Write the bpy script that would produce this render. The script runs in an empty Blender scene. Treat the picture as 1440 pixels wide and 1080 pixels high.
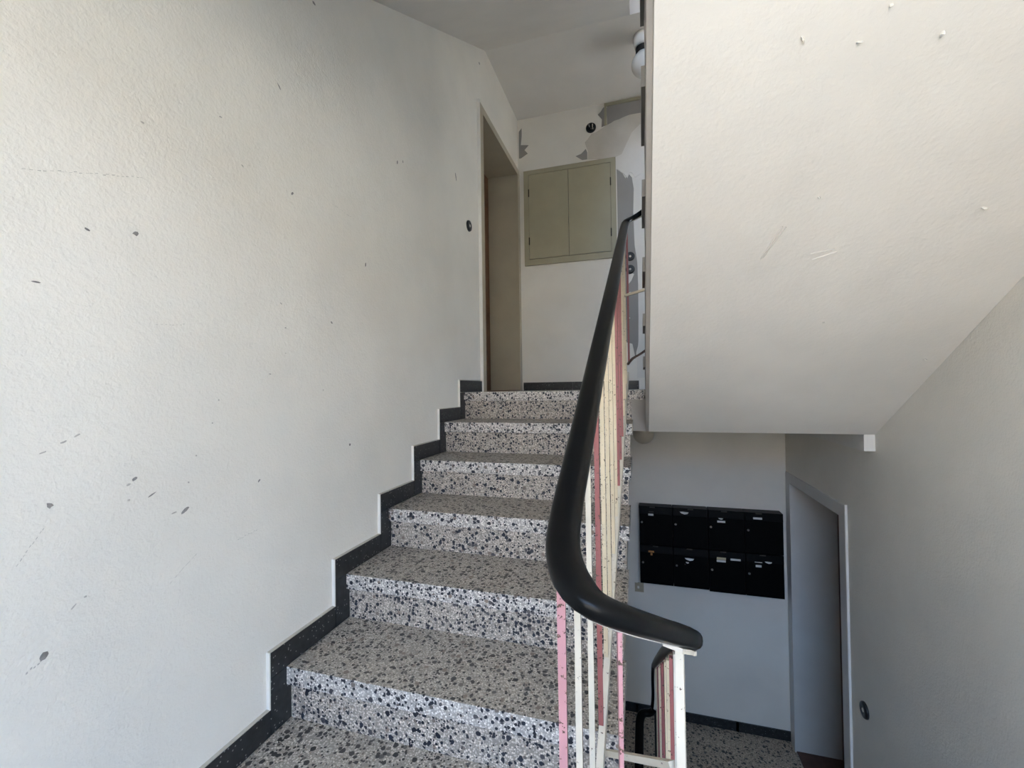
import bpy, bmesh, math, random
from mathutils import Vector, Matrix
random.seed(7)
SC = bpy.context.scene
COL = SC.collection

# ------------------------------------------------------------------ camera, sky, sun, exposure
def cam_setup():
    f, yaw, pitch, roll = 608.11, 0.2884, 0.0121, -0.0144
    cy, sy = math.cos(yaw), math.sin(yaw)
    fw = Vector((-sy*math.cos(pitch), cy*math.cos(pitch), math.sin(pitch)))
    r = Vector((cy, sy, 0)); u = r.cross(fw)
    c, s = math.cos(roll), math.sin(roll)
    r2 = c*r + s*u; u2 = -s*r + c*u
    cd = bpy.data.cameras.new('camera'); co = bpy.data.objects.new('camera', cd); COL.objects.link(co)
    cd.sensor_fit = 'HORIZONTAL'; cd.sensor_width = 36.0; cd.lens = 36.0*f/1440.0
    cd.clip_start = 0.02; cd.clip_end = 300
    m = Matrix((( r2.x, u2.x, -fw.x, 1.0852), (r2.y, u2.y, -fw.y, -2.5717), (r2.z, u2.z, -fw.z, 0.015), (0, 0, 0, 1)))
    co.matrix_world = m
    SC.camera = co
cam_setup()
SC.view_settings.view_transform = 'Standard'
SC.view_settings.look = 'None'
SC.view_settings.exposure = 1.17
SC.view_settings.gamma = 1.0
SC.view_settings.use_curve_mapping = False
SC.cycles.max_bounces = 16
SC.cycles.diffuse_bounces = 12
SC.cycles.use_denoising = True
SC.cycles.sample_clamp_indirect = 8.0

W = bpy.data.worlds.new('sky'); SC.world = W; W.use_nodes = True
wb = W.node_tree.nodes['Background']
wb.inputs['Color'].default_value = (0.44, 0.65, 1.0, 1)
wb.inputs['Strength'].default_value = 6.4

sd = bpy.data.lights.new('sun', 'SUN'); so = bpy.data.objects.new('sun', sd); COL.objects.link(so)
sd.energy = 22.0; sd.angle = math.radians(0.53); sd.color = (1.0, 0.94, 0.84)
so.rotation_euler = Vector((0.35, -0.60, -0.72)).to_track_quat('-Z', 'Y').to_euler()
so.location = (-4, 8, 14)

def portal(name, loc, sx, sz):
    d = bpy.data.lights.new(name, 'AREA'); o = bpy.data.objects.new(name, d); COL.objects.link(o)
    d.shape = 'RECTANGLE'; d.size = sx; d.size_y = sz; d.cycles.is_portal = True
    o.location = loc; o.rotation_euler = (math.radians(90), 0, 0)   # faces +y, into the stairwell
    return o
WIN = (0.62, 2.12, -0.62, 1.10)          # window opening on the half landing: x0, x1, z0, z1
WIN2 = (0.62, 2.12, 2.15, 3.85)            # the same window one storey up
FILL_DOOR = (1.70, 2.12, -2.83, -2.00)         # unseen entrance opening added under the half landing for fill light
for i, w in enumerate((WIN, WIN2, FILL_DOOR)):
    portal('window_portal', ((w[0]+w[1])/2, -3.80, (w[2]+w[3])/2), w[1]-w[0], w[3]-w[2])

FILL_WIN = (0.60, 1.25, 1.05, 1.85)           # unseen opening added in the right wall to brighten the landing: y0, y1, z0, z1 (hidden behind the right flight)
po = portal('window_portal', (2.206+0.43, 0.925, 1.45), 0.65, 0.80)
po.rotation_euler = (math.radians(90), 0, math.radians(90))

# ------------------------------------------------------------------ materials
def new_mat(name):
    m = bpy.data.materials.new(name); m.use_nodes = True
    nt = m.node_tree; b = nt.nodes['Principled BSDF']
    return m, nt, b
def node(nt, t, **kw):
    n = nt.nodes.new(t)
    for k, v in kw.items(): setattr(n, k, v)
    return n
def coords(nt):
    g = node(nt, 'ShaderNodeNewGeometry')
    return g.outputs['Position']
def noise(nt, vec, scale, detail=3, rough=0.5):
    n = node(nt, 'ShaderNodeTexNoise'); n.inputs['Scale'].default_value = scale
    n.inputs['Detail'].default_value = detail; n.inputs['Roughness'].default_value = rough
    nt.links.new(vec, n.inputs['Vector']); return n.outputs['Fac']
def ramp(nt, fac, stops, interp='LINEAR'):
    r = node(nt, 'ShaderNodeValToRGB'); r.color_ramp.interpolation = interp
    el = r.color_ramp.elements
    while len(el) < len(stops): el.new(0.5)
    for e, (p, c) in zip(el, stops):
        e.position = p; e.color = (c, c, c, 1) if isinstance(c, (int, float)) else tuple(c)+(1,)
    nt.links.new(fac, r.inputs['Fac']); return r.outputs['Color']
def mixc(nt, fac, a, b):
    m = node(nt, 'ShaderNodeMix', data_type='RGBA')
    for s, v in ((m.inputs['Factor'], fac), (m.inputs['A'], a), (m.inputs['B'], b)):
        pass
    fi, ai, bi = m.inputs[0], m.inputs[6], m.inputs[7]
    for sock, v in ((fi, fac), (ai, a), (bi, b)):
        if hasattr(v, 'is_output'): nt.links.new(v, sock)
        elif isinstance(v, (int, float)): sock.default_value = v
        else: sock.default_value = tuple(v)+(1,)
    return m.outputs[2]
def math_n(nt, op, a, b=None):
    m = node(nt, 'ShaderNodeMath', operation=op)
    for i, v in enumerate((a, b)):
        if v is None: continue
        if hasattr(v, 'is_output'): nt.links.new(v, m.inputs[i])
        else: m.inputs[i].default_value = v
    return m.outputs[0]
def bump(nt, b, h, strength, dist):
    n = node(nt, 'ShaderNodeBump'); n.inputs['Strength'].default_value = strength; n.inputs['Distance'].default_value = dist
    nt.links.new(h, n.inputs['Height']); nt.links.new(n.outputs['Normal'], b.inputs['Normal'])

def plaster(name, c, rough=0.85, bs=0.6, bd=0.0028, var=0.05, scale=115):
    m, nt, b = new_mat(name); p = coords(nt)
    n1 = noise(nt, p, 1.7, 4, 0.55)
    d = tuple(v*(1-var*2) for v in c); l = tuple(min(1, v*(1+var*0.6)) for v in c)
    nt.links.new(ramp(nt, n1, [(0.3, d), (0.7, l)]), b.inputs['Base Color'])
    b.inputs['Roughness'].default_value = rough
    n2 = noise(nt, p, scale, 4, 0.6); n3 = noise(nt, p, scale*0.22, 2, 0.5)
    h = math_n(nt, 'ADD', n2, math_n(nt, 'MULTIPLY', n3, 0.8))
    bump(nt, b, h, bs, bd)
    return m
def simple(name, c, rough=0.5, metal=0.0, var=0.08, scale=12, bumpd=0.0):
    m, nt, b = new_mat(name); p = coords(nt)
    n1 = noise(nt, p, scale, 4, 0.6)
    nt.links.new(ramp(nt, n1, [(0.3, tuple(v*(1-var) for v in c)), (0.7, tuple(min(1, v*(1+var)) for v in c))]), b.inputs['Base Color'])
    b.inputs['Roughness'].default_value = rough; b.inputs['Metallic'].default_value = metal
    if bumpd: bump(nt, b, noise(nt, p, 60, 3), 0.4, bumpd)
    return m
def terrazzo(name, light, matrix, dark, sc=66, rough=0.45, share=0.36, dirt=0.0, shift=0.0):
    m, nt, b = new_mat(name); p = coords(nt)
    if shift:
        va = node(nt, 'ShaderNodeVectorMath', operation='ADD'); nt.links.new(p, va.inputs[0]); va.inputs[1].default_value = (shift, shift*1.7, shift*0.6); p = va.outputs[0]
    # wobble the coordinates a little so the chips are not straight-edged cells
    nz = node(nt, 'ShaderNodeTexNoise'); nz.inputs['Scale'].default_value = 90; nz.inputs['Detail'].default_value = 2
    nt.links.new(p, nz.inputs['Vector'])
    vm = node(nt, 'ShaderNodeVectorMath', operation='MULTIPLY_ADD')
    nt.links.new(nz.outputs['Color'], vm.inputs[0]); vm.inputs[1].default_value = (0.006, 0.006, 0.006); nt.links.new(p, vm.inputs[2])
    q = vm.outputs[0]
    def chips(scale, sh, lo, hi):
        v = node(nt, 'ShaderNodeTexVoronoi'); v.inputs['Scale'].default_value = scale; nt.links.new(q, v.inputs['Vector'])
        sep = node(nt, 'ShaderNodeSeparateColor'); nt.links.new(v.outputs['Color'], sep.inputs[0])
        sel = math_n(nt, 'LESS_THAN', sep.outputs[0], sh)
        size = math_n(nt, 'ADD', math_n(nt, 'MULTIPLY', sep.outputs[1], hi-lo), lo)
        inside = math_n(nt, 'LESS_THAN', v.outputs['Distance'], size)
        return math_n(nt, 'MULTIPLY', sel, inside), sep
    v0 = node(nt, 'ShaderNodeTexVoronoi'); v0.inputs['Scale'].default_value = sc*2.6; nt.links.new(q, v0.inputs['Vector'])
    s0 = node(nt, 'ShaderNodeSeparateColor'); nt.links.new(v0.outputs['Color'], s0.inputs[0])
    edge = ramp(nt, v0.outputs['Distance'], [(0.36, 0.0), (0.62, 1.0)])
    tone = ramp(nt, s0.outputs[0], [(0.0, matrix), (0.35, tuple(0.6*a+0.4*c for a, c in zip(light, matrix))), (0.62, light), (0.92, tuple(min(1, v*1.18) for v in light)), (1.0, (0.30, 0.22, 0.17))])
    base = mixc(nt, edge, tone, tuple(v*0.85 for v in matrix))
    f1, s1 = chips(sc, share, 0.30, 0.62)
    dk = ramp(nt, s1.outputs[2], [(0.0, dark), (0.6, tuple(v*1.9 for v in dark)), (0.8, (0.11, 0.10, 0.10)), (1.0, (0.26, 0.20, 0.16))])
    c1 = mixc(nt, f1, base, dk)
    f2, s2 = chips(sc*1.75, share*0.75, 0.3, 0.55)
    c2 = mixc(nt, f2, c1, tuple(v*1.3 for v in dark))
    if dirt:
        dn = ramp(nt, noise(nt, p, 5, 5, 0.65), [(0.25, 1.0), (0.8, 0.45)])
        dm = math_n(nt, 'MULTIPLY', dn, dirt)
        c2 = mixc(nt, dm, c2, (0.17, 0.145, 0.115))
    nt.links.new(c2, b.inputs['Base Color'])
    b.inputs['Roughness'].default_value = rough
    bump(nt, b, noise(nt, p, 220, 2), 0.15, 0.001)
    return m
def chipped(name, c, rust_brown=(0.10, 0.055, 0.04), amount=0.63, rough=0.45):
    m, nt, b = new_mat(name); p = coords(nt)
    f = ramp(nt, noise(nt, p, 95, 3, 0.7), [(amount, 0.0), (amount+0.03, 1.0)])
    g = ramp(nt, noise(nt, p, 9, 3, 0.6), [(0.3, tuple(v*0.84 for v in c)), (0.7, c)])
    nt.links.new(mixc(nt, f, g, rust_brown), b.inputs['Base Color'])
    b.inputs['Roughness'].default_value = rough
    bump(nt, b, noise(nt, p, 120, 3), 0.35, 0.0012)
    return m

M = {}
M['wall'] = plaster('wall_paint', (0.80, 0.77, 0.705))
M['wall_back'] = plaster('wall_paint_back', (0.80, 0.765, 0.705), bs=0.3)
M['soffit'] = plaster('soffit_paint', (0.82, 0.785, 0.735), bs=0.5, bd=0.0025, scale=80)
M['ceil'] = plaster('ceiling_paint', (0.74, 0.71, 0.67), bs=0.2)
M['white'] = simple('white_gloss_paint', (0.76, 0.74, 0.70), 0.4, var=0.04)
M['concrete'] = plaster('grey_plaster', (0.41, 0.38, 0.345), bs=0.3, var=0.12)
M['concrete_shade'] = plaster('concrete_painted_shade', (0.15, 0.14, 0.125), bs=0.3, var=0.2)  # for tread undersides: the shade below is put into the colour
M['riser'] = terrazzo('terrazzo_riser', (0.66, 0.59, 0.51), (0.33, 0.29, 0.25), (0.012, 0.014, 0.022), rough=0.45)
M['nosing'] = terrazzo('terrazzo_nosing', (0.80, 0.755, 0.70), (0.44, 0.41, 0.38), (0.012, 0.014, 0.022), rough=0.4, shift=3.3)
M['tread'] = terrazzo('terrazzo_tread', (0.66, 0.60, 0.52), (0.36, 0.32, 0.275), (0.010, 0.010, 0.012), rough=0.55, dirt=0.28, shift=3.3)
M['floor'] = terrazzo('terrazzo_floor', (0.64, 0.53, 0.41), (0.42, 0.345, 0.265), (0.02, 0.018, 0.018), sc=44, rough=0.5, share=0.3, dirt=0.25)
def black_tile():
    m, nt, b = new_mat('black_terrazzo_tile'); p = coords(nt)
    v = node(nt, 'ShaderNodeTexVoronoi'); v.inputs['Scale'].default_value = 130; nt.links.new(p, v.inputs['Vector'])
    sep = node(nt, 'ShaderNodeSeparateColor'); nt.links.new(v.outputs['Color'], sep.inputs[0])
    f = math_n(nt, 'MULTIPLY', math_n(nt, 'LESS_THAN', sep.outputs[0], 0.08), math_n(nt, 'LESS_THAN', v.outputs['Distance'], 0.28))
    g = ramp(nt, noise(nt, p, 40, 4), [(0.3, (0.010, 0.011, 0.012)), (0.75, (0.030, 0.032, 0.034))])
    nt.links.new(mixc(nt, f, g, (0.25, 0.25, 0.24)), b.inputs['Base Color']); b.inputs['Roughness'].default_value = 0.35
    return m
M['tile'] = black_tile()
def rubber():
    m, nt, b = new_mat('black_handrail_plastic'); p = coords(nt)
    n1 = noise(nt, p, 30, 5, 0.7)
    nt.links.new(ramp(nt, n1, [(0.3, (0.004, 0.004, 0.004)), (0.7, (0.006, 0.006, 0.006))]), b.inputs['Base Color'])
    nt.links.new(ramp(nt, n1, [(0.3, 0.275), (0.7, 0.285)]), b.inputs['Roughness'])
    b.inputs['Specular IOR Level'].default_value = 0.13
    return m
M['rail'] = rubber()
M['cream'] = chipped('cream_metal_paint', (0.73, 0.61, 0.42))
M['offwhite'] = chipped('offwhite_metal_paint', (0.76, 0.69, 0.57), amount=0.66)
M['pink'] = chipped('pink_metal_paint', (0.53, 0.27, 0.285), amount=0.60)
M['maroon'] = chipped('maroon_metal_paint', (0.36, 0.12, 0.115), amount=0.62)
M['rust_brown'] = chipped('rust_and_edge_shade', (0.20, 0.13, 0.09), amount=0.5)
M['barwhite'] = chipped('greyish_white_metal_paint', (0.62, 0.58, 0.50), amount=0.66)
M['beige'] = simple('beige_gloss_paint', (0.37, 0.34, 0.24), 0.42, var=0.05, scale=5)
M['jamb'] = simple('beige_door_paint', (0.40, 0.355, 0.265), 0.45, var=0.06, scale=4)
M['jambwhite'] = simple('white_door_paint', (0.60, 0.60, 0.59), 0.45, var=0.04, scale=4)
M['brown'] = simple('dark_brown_wood', (0.12, 0.048, 0.018), 0.4, var=0.25, scale=20)
M['brown2'] = simple('dark_red_brown_wood', (0.085, 0.034, 0.022), 0.4, var=0.25, scale=20)
M['black'] = simple('black_lacquered_metal', (0.003, 0.003, 0.003), 0.5, var=0.2)
M['black'].node_tree.nodes['Principled BSDF'].inputs['Specular IOR Level'].default_value = 0.08
M['boxgrey'] = simple('grey_brown_box_top', (0.07, 0.06, 0.052), 0.6)
M['boxgrey'].node_tree.nodes['Principled BSDF'].inputs['Specular IOR Level'].default_value = 0.15
M['bakelite'] = simple('black_bakelite', (0.012, 0.012, 0.012), 0.35)
M['ivory'] = simple('ivory_plastic', (0.72, 0.69, 0.62), 0.4)
M['switch'] = simple('yellowed_switch_plastic', (0.50, 0.43, 0.31), 0.4)
M['paper'] = simple('white_paper', (0.75, 0.74, 0.71), 0.8)
M['paperyellow'] = simple('yellowed_paper', (0.60, 0.52, 0.33), 0.8)
M['paperorange'] = simple('orange_paper', (0.42, 0.20, 0.07), 0.8)
M['steel'] = simple('lock_steel', (0.55, 0.54, 0.52), 0.3, 0.9)
M['filler'] = plaster('grey_filler', (0.31, 0.295, 0.28), bs=0.2, var=0.1)
M['roughpatch'] = plaster('rough_plaster', (0.63, 0.59, 0.53), bs=0.8, var=0.16, scale=45)
M['whitepatch'] = plaster('bare_white_plaster', (0.74, 0.71, 0.665), bs=0.4, var=0.08)
M['scuff'] = simple('grey_scuff', (0.25, 0.24, 0.23), 0.9, var=0.3, scale=60)
M['scufflight'] = simple('light_scuff', (0.45, 0.43, 0.395), 0.9, var=0.2, scale=60)
M['chip'] = simple('lifted_paint', (0.80, 0.77, 0.72), 0.8)
M['gap'] = simple('dark_joint', (0.05, 0.045, 0.035), 0.9)
M['grout'] = simple('painted_tile_edge', (0.50, 0.46, 0.40), 0.8)
M['facade'] = plaster('cream_facade', (0.57, 0.52, 0.44))
M['rooftile'] = simple('roof_tiles', (0.30, 0.12, 0.07), 0.8)
M['paving'] = plaster('sunlit_paving', (0.47, 0.435, 0.375))
def opal():
    m, nt, b = new_mat('opal_glass'); b.inputs['Base Color'].default_value = (0.80, 0.78, 0.74, 1); b.inputs['Roughness'].default_value = 0.25
    return m
M['opal'] = opal()
M['opaldull'] = simple('dusty_opal_glass', (0.50, 0.46, 0.39), 0.35, var=0.05)

# ------------------------------------------------------------------ helpers
def box(bm, x0, x1, y0, y1, z0, z1):
    v = [bm.verts.new((x, y, z)) for z in (z0, z1) for y in (y0, y1) for x in (x0, x1)]
    for f in ((0,2,3,1), (4,5,7,6), (0,1,5,4), (2,6,7,3), (0,4,6,2), (1,3,7,5)):
        bm.faces.new([v[i] for i in f])
    return v
def prism(bm, pts, axis, a, b):
    """polygon pts (2D) extruded along axis from a to b. axis 'x': pts=(y,z); 'y': pts=(x,z); 'z': pts=(x,y)"""
    def P(u, v, w):
        return {'x': (w, u, v), 'y': (u, w, v), 'z': (u, v, w)}[axis]
    A = [bm.verts.new(P(u, v, a)) for u, v in pts]; B = [bm.verts.new(P(u, v, b)) for u, v in pts]
    bm.faces.new(A); bm.faces.new(B[::-1])
    n = len(pts)
    for i in range(n):
        j = (i+1) % n
        bm.faces.new((A[i], B[i], B[j], A[j]))
def lathe(bm, prof, origin, axis, seg=28):
    """prof: list of (r, h) along axis vector"""
    ax = Vector(axis).normalized(); o = Vector(origin)
    t = Vector((0, 0, 1)) if abs(ax.z) < 0.9 else Vector((1, 0, 0))
    s = ax.cross(t).normalized(); u = ax.cross(s)
    rings = []
    for r, h in prof:
        if r < 1e-5: rings.append([bm.verts.new(o+ax*h)])
        else: rings.append([bm.verts.new(o+ax*h+(s*math.cos(2*math.pi*i/seg)+u*math.sin(2*math.pi*i/seg))*r) for i in range(seg)])
    for a, b in zip(rings, rings[1:]):
        for i in range(seg):
            j = (i+1) % seg
            if len(a) == 1 and len(b) == 1: continue
            if len(a) == 1: bm.faces.new((a[0], b[j], b[i]))
            elif len(b) == 1: bm.faces.new((a[i], a[j], b[0]))
            else: bm.faces.new((a[i], a[j], b[j], b[i]))
def obj(name, bm, mat, parent=None, bevel=0.0, smooth=False, seg=2, recalc=True):
    if bevel:
        bmesh.ops.bevel(bm, geom=[e for e in bm.edges if len(e.link_faces) == 2 and e.calc_face_angle(0) > 0.5], offset=bevel, segments=seg, affect='EDGES', profile=0.5)
    if recalc: bmesh.ops.recalc_face_normals(bm, faces=bm.faces)
    me = bpy.data.meshes.new(name); bm.to_mesh(me); bm.free()
    for mm in (mat if isinstance(mat, (list, tuple)) else [mat]): me.materials.append(mm)
    if smooth:
        for p in me.polygons: p.use_smooth = True
    o = bpy.data.objects.new(name, me); COL.objects.link(o)
    if parent is not None:
        o.parent = parent; o.matrix_parent_inverse = Matrix.Translation(-parent.location) if parent.type == 'EMPTY' else Matrix()
    return o
def tag(o, label, cat, group=None, kind=None):
    o['label'] = label; o['category'] = cat
    if group: o['group'] = group
    if kind: o['kind'] = kind
    return o
def empty(name, loc, label, cat, group=None, kind=None):
    o = bpy.data.objects.new(name, None); COL.objects.link(o); o.location = loc; o.empty_display_size = 0.1
    return tag(o, label, cat, group, kind)
def BM(): return bmesh.new()
def B(name, mat, dims, parent=None, bevel=0.0):
    bm = BM(); box(bm, *dims); return obj(name, bm, mat, parent, bevel)
def struct(o, label, cat): return tag(o, label, cat, kind='structure')

# ------------------------------------------------------------------ key dimensions (metres; landing floor is z = 0)
H, T = 0.17, 0.2918            # riser, going of the left flight
XR, YB, YF = 2.206, 1.435, -3.75
ZL, ZM = -2.853, -1.53         # lower floor, half landing
TOP = 4.25
BASE = -4.4

# ------------------------------------------------------------------ walls
def wall_x(name, x0, x1, holes, label):
    """wall slab between x0 and x1, along y, with holes (y0,y1,z0,z1)"""
    bm = BM(); ys = sorted({YF-0.25, YB+0.2} | {h[0] for h in holes} | {h[1] for h in holes}); zs = sorted({BASE, TOP} | {h[2] for h in holes} | {h[3] for h in holes})
    for a, b in zip(ys, ys[1:]):
        for c, d in zip(zs, zs[1:]):
            if any(a >= h[0]-1e-6 and b <= h[1]+1e-6 and c >= h[2]-1e-6 and d <= h[3]+1e-6 for h in holes): continue
            box(bm, x0, x1, a, b, c, d)
    bmesh.ops.remove_doubles(bm, verts=bm.verts, dist=1e-5)
    seen = {}
    for f in list(bm.faces):
        k = frozenset(v.index for v in f.verts) if False else tuple(round(c, 4) for c in f.calc_center_median())
        seen.setdefault(k, []).append(f)
    dead = [f for fs in seen.values() if len(fs) > 1 for f in fs]
    bmesh.ops.delete(bm, geom=dead, context='FACES_ONLY')
    return struct(obj(name, bm, M['wall']), label, 'wall')
WL = -0.012
wall_left = wall_x('wall_left', -0.45, WL, [(0.38, 1.375, 0.0, 2.07)], 'scuffed white plaster wall running up along the left side of the stairs')
wall_right = wall_x('wall_right', XR, XR+0.45, [(0.40, 1.365, ZL, -0.72), FILL_WIN], 'shaded white plaster wall on the right above the lower doorway')
wall_back = struct(B('wall_back', M['wall_back'], (WL, XR, YB, YB+0.2, BASE, TOP)), 'end wall behind the landing cupboard and, one floor down, behind the letterboxes', 'wall')
bm = BM()
xs = [WL, WIN[0], FILL_DOOR[0], WIN[1], XR]; zs = [BASE, FILL_DOOR[2], FILL_DOOR[3], WIN[2], WIN[3], WIN2[2], WIN2[3], TOP]
for i in range(4):
    for j in range(7):
        if i in (1, 2) and j in (3, 5): continue
        if i == 2 and j == 1: continue
        box(bm, xs[i], xs[i+1], YF-0.25, YF, zs[j], zs[j+1])
wall_front = struct(obj('wall_front', bm, M['wall']), 'window wall on the half landing behind the viewer', 'wall')

# ------------------------------------------------------------------ floors, ceilings
bm = BM(); box(bm, 1.06, XR, -3.75, YB, ZL-0.25, ZL); box(bm, WL, 1.06, 0.12, YB, ZL-0.25, ZL)
struct(obj('floor', bm, M['floor']), 'beige terrazzo floor of the storey below with dark chips', 'floor')
struct(B('floor', M['floor'], (WL, XR, YF, YB, BASE-0.1, BASE)), 'cellar floor at the foot of the stairwell', 'floor')
bm = BM(); box(bm, WL, XR, 0.02, YB, -0.235, -0.055)
struct(obj('floor', bm, M['concrete']), 'upper landing slab with a grey plastered front edge', 'floor')
landing_cover = struct(B('floor', M['tread'], (0.0, XR, 0.262, YB, -0.055, 0.0)), 'terrazzo floor of the upper landing', 'floor')
struct(B('floor', M['tread'], (WL, XR, YF, -2.316, ZM-0.2, ZM)), 'half landing floor where the viewer stands', 'floor')
struct(B('ceiling', M['soffit'], (WL, XR, YF, -2.189, 1.185, 1.36)), 'underside of the next half landing', 'ceiling')
# ceiling over the upper landing (slab of the next storey)
struct(B('ceiling', M['ceil'], (WL, XR, 0.535, YB, 2.615, 2.84)), 'flat white ceiling above the upper landing', 'ceiling')
struct(B('ceiling', M['ceil'], (WL, XR, YF, YB, TOP-0.1, TOP)), 'ceiling at the head of the stairwell', 'ceiling')
struct(B('ground', M['paving'], (-30, 34, -60, 30, -4.8, -4.6)), 'sunlit paving outside the stair window', 'ground')
# added houses out of view: their sunlit faces warm the light that comes in level
nb = empty('added_house', (0, -22, -4.6), 'unseen sunlit cream house added across the street to warm the stair window light', 'house')
B('wall', M['facade'], (-26, 28, -26, -22, -4.6, 3.6), nb)
nc = empty('added_house', (10, 0, -4.6), 'unseen cream house added beside the stairwell to warm the landing light', 'house')  # second added house, warms what enters by the landing opening
B('wall', M['facade'], (9, 14, -9, 14, -4.6, 4.2), nc); B('window', M['gap'], (8.98, 9.01, 4, 5.2, 0.5, 2), nc); B('window', M['gap'], (8.98, 9.01, -3, -1.8, 0.5, 2), nc)
bm = BM(); prism(bm, [(8.6, 4.2), (14.4, 4.2), (11.5, 5.6)], 'y', -9.3, 14.3); obj('roof', bm, M['rooftile'], nc)
bm = BM(); prism(bm, [(-26.4, 3.6), (-21.6, 3.6), (-24, 4.8)], 'x', -26.3, 28.3); obj('roof', bm, M['rooftile'], nb)
for i in range(15):
    for z in (-2.0, 0.7):
        B('window', M['gap'], (-24+3.5*i, -22.8+3.5*i, -22.02, -21.99, z, z+1.5), nb)

# ------------------------------------------------------------------ staircases
def tread_piece(x0, x1, y0, y1, ztop, th, parent, bev=0.006, mats=('nosing', 'tread')):
    """slab with worn dirty top and brighter edges (two materials)"""
    bm = BM(); box(bm, x0, x1, y0, y1, ztop-th, ztop)
    o = obj('tread', bm, [M[q] for q in mats], parent, bev)
    for p in o.data.polygons:
        if p.normal.z > 0.8: p.material_index = 1
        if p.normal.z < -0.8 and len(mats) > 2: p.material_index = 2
    return o
TE = 1.046                      # well-side end of the left treads
left = empty('staircase', (0.52, -1.2, ZM), 'speckled terrazzo staircase climbing the left wall to the landing', 'stairs')
for k in range(0, 9):
    yn = -k*T
    xe = TE + (0.055 if k == 0 else 0) - 0.004*k*0.9
    tread_piece(0.0, xe, yn, yn + (0.262 if k == 0 else T+0.0187), -k*H, 0.055, left)
    bm = BM(); box(bm, 0.0, min(xe, TE)-0.012, yn+0.0187, yn+0.0187+0.03, -(k+1)*H, -k*H-0.0585)
    obj('riser', bm, M['riser'], left)
bm = BM()
pts = [(0.019, -0.056)]
for k in range(0, 9):
    pts.append((-k*T+0.049, -k*H-0.0555)); pts.append((-k*T+0.049, -(k+1)*H-0.0555))
pts = [(0.0495, -0.0555), (0.0495, -0.40), (-8*T+0.049, -9*H-0.16), (-8*T+0.049, -9*H-0.0555)]
for k in range(8, 0, -1):
    pts.append((-k*T+0.049, -k*H-0.0555)); pts.append((-(k-1)*T+0.0485, -k*H-0.0555))
prism(bm, pts, 'x', 0.0, 1.018)
obj('stair_body', bm, M['concrete'], left)

# right flight up (its white underside fills the right of the view)
RU, TU, SS = 0.17, 0.274, 0.648
XU = 1.127
up = empty('staircase', (1.66, -1.1, 0.0), 'upper right stair flight seen from below with white plastered underside', 'stairs')
pts = [(0.018, -0.235-0.003), (0.018, 0.10)]
n = 8
for i in range(1, n):
    y0 = -0.02-TU*(i-1)
    pts.append((y0-0.02, RU*i-0.055)) if i > 1 else pts.append((y0-0.02, RU*i-0.055))
    pts.append((y0-TU-0.02, RU*i-0.055))
pts = [(0.018, -0.238), (0.018, 0.0), (-0.04, 0.0)]
for i in range(1, n+1):
    y0 = -0.04-TU*(i-1)
    pts.append((y0, RU*i-0.055)); 
    if i < n: pts.append((y0-TU, RU*i-0.055))
yend = -2.188
pts += [(yend, RU*n-0.055), (yend, -0.238-SS*(yend-0.0))]
bm = BM(); prism(bm, pts, 'x', XU, XR-0.0005)
so_ = obj('stair_body', bm, M['soffit'], up)
for i in range(1, n):
    y0 = -0.02-TU*(i-1)
    tread_piece(XU-0.026, XR-0.001, y0-TU-0.015, y0, RU*i, 0.055, up, 0.004, mats=('concrete', 'tread', 'concrete_shade'))
    bm = BM(); box(bm, XU-0.0165, XR-0.001, y0-0.0199, y0-0.012, RU*(i-1)+0.0005, RU*i-0.0555); obj('riser', bm, M['concrete'], up)
# grey strip of bare side face along the flight (stringer side)
pts2 = [(p[0], p[1]) for p in pts]
bm = BM(); prism(bm, [(0.016, -0.236), (0.016, 0.0)] + [(p[0], p[1]-0.001) for p in pts[2:-1]] + [(yend, -0.238-SS*yend+0.012)], 'x', XU-0.016, XU-0.0005)
obj('stringer', bm, M['concrete'], up)

# flight overhead on the left (its sloping underside is the ceiling at the top of the view)
over = empty('staircase', (0.52, -0.7, 1.36), 'next stair flight overhead on the left, grey sloping underside against the left wall', 'stairs')
def zs_over(y): return 2.615 + (y-0.535)*0.600
bm = BM(); pts = [(0.535, zs_over(0.535)), (-2.19, zs_over(-2.19)), (-2.19, 1.36)]
for i in range(0, 8):
    y = -2.19 + i*0.325
    pts.append((y, 1.36+0.18*(i+1))); pts.append((y+0.325, 1.36+0.18*(i+1)))
pts.append((0.535, 2.80))
prism(bm, pts, 'x', WL+0.0005, 1.06); obj('stair_body', bm, M['ceil'], over)

# right flight down to the storey below
down = empty('staircase', (1.66, -1.2, ZL), 'terrazzo stair flight going down on the right behind the railing', 'stairs')
RD, TD = (ZM-ZL)/8, 0.262
for j in range(0, 8):
    y0 = -2.316+TD*j
    if j: tread_piece(XU, XR-0.001, y0-0.02, y0+TD+0.0, ZM-RD*j, 0.055, down)
    bm = BM(); box(bm, XU, XR-0.001, y0-0.03 if j else y0, y0+(0 if j else 0.02), ZM-RD*(j+1)+0.0005, ZM-RD*j-0.0555); obj('riser', bm, M['riser'], down)
bm = BM(); pts = [(-2.316+TD*8-0.035, ZL), (-2.316+TD*8-0.3, ZL), (-2.30, ZM-0.45), (-2.29, ZM-0.2)]
for j in range(1, 8):
    y0 = -2.316+TD*j
    pts.append((y0-TD+0.001, ZM-RD*j-0.0555)); pts.append((y0-0.031+TD*0, ZM-RD*j-0.0555))
pts = [(-2.316+TD*7-0.031, ZL+0.001), (-2.0, ZL+0.001), (-2.295, ZM-0.40)]
for j in range(1, 8):
    y0 = -2.316+TD*j
    pts.append((y0-TD+0.021, ZM-RD*j-0.0556)); pts.append((y0-0.031, ZM-RD*j-0.0556))
prism(bm, pts, 'x', XU, XR-0.001); obj('stair_body', bm, M['concrete'], down)

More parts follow.
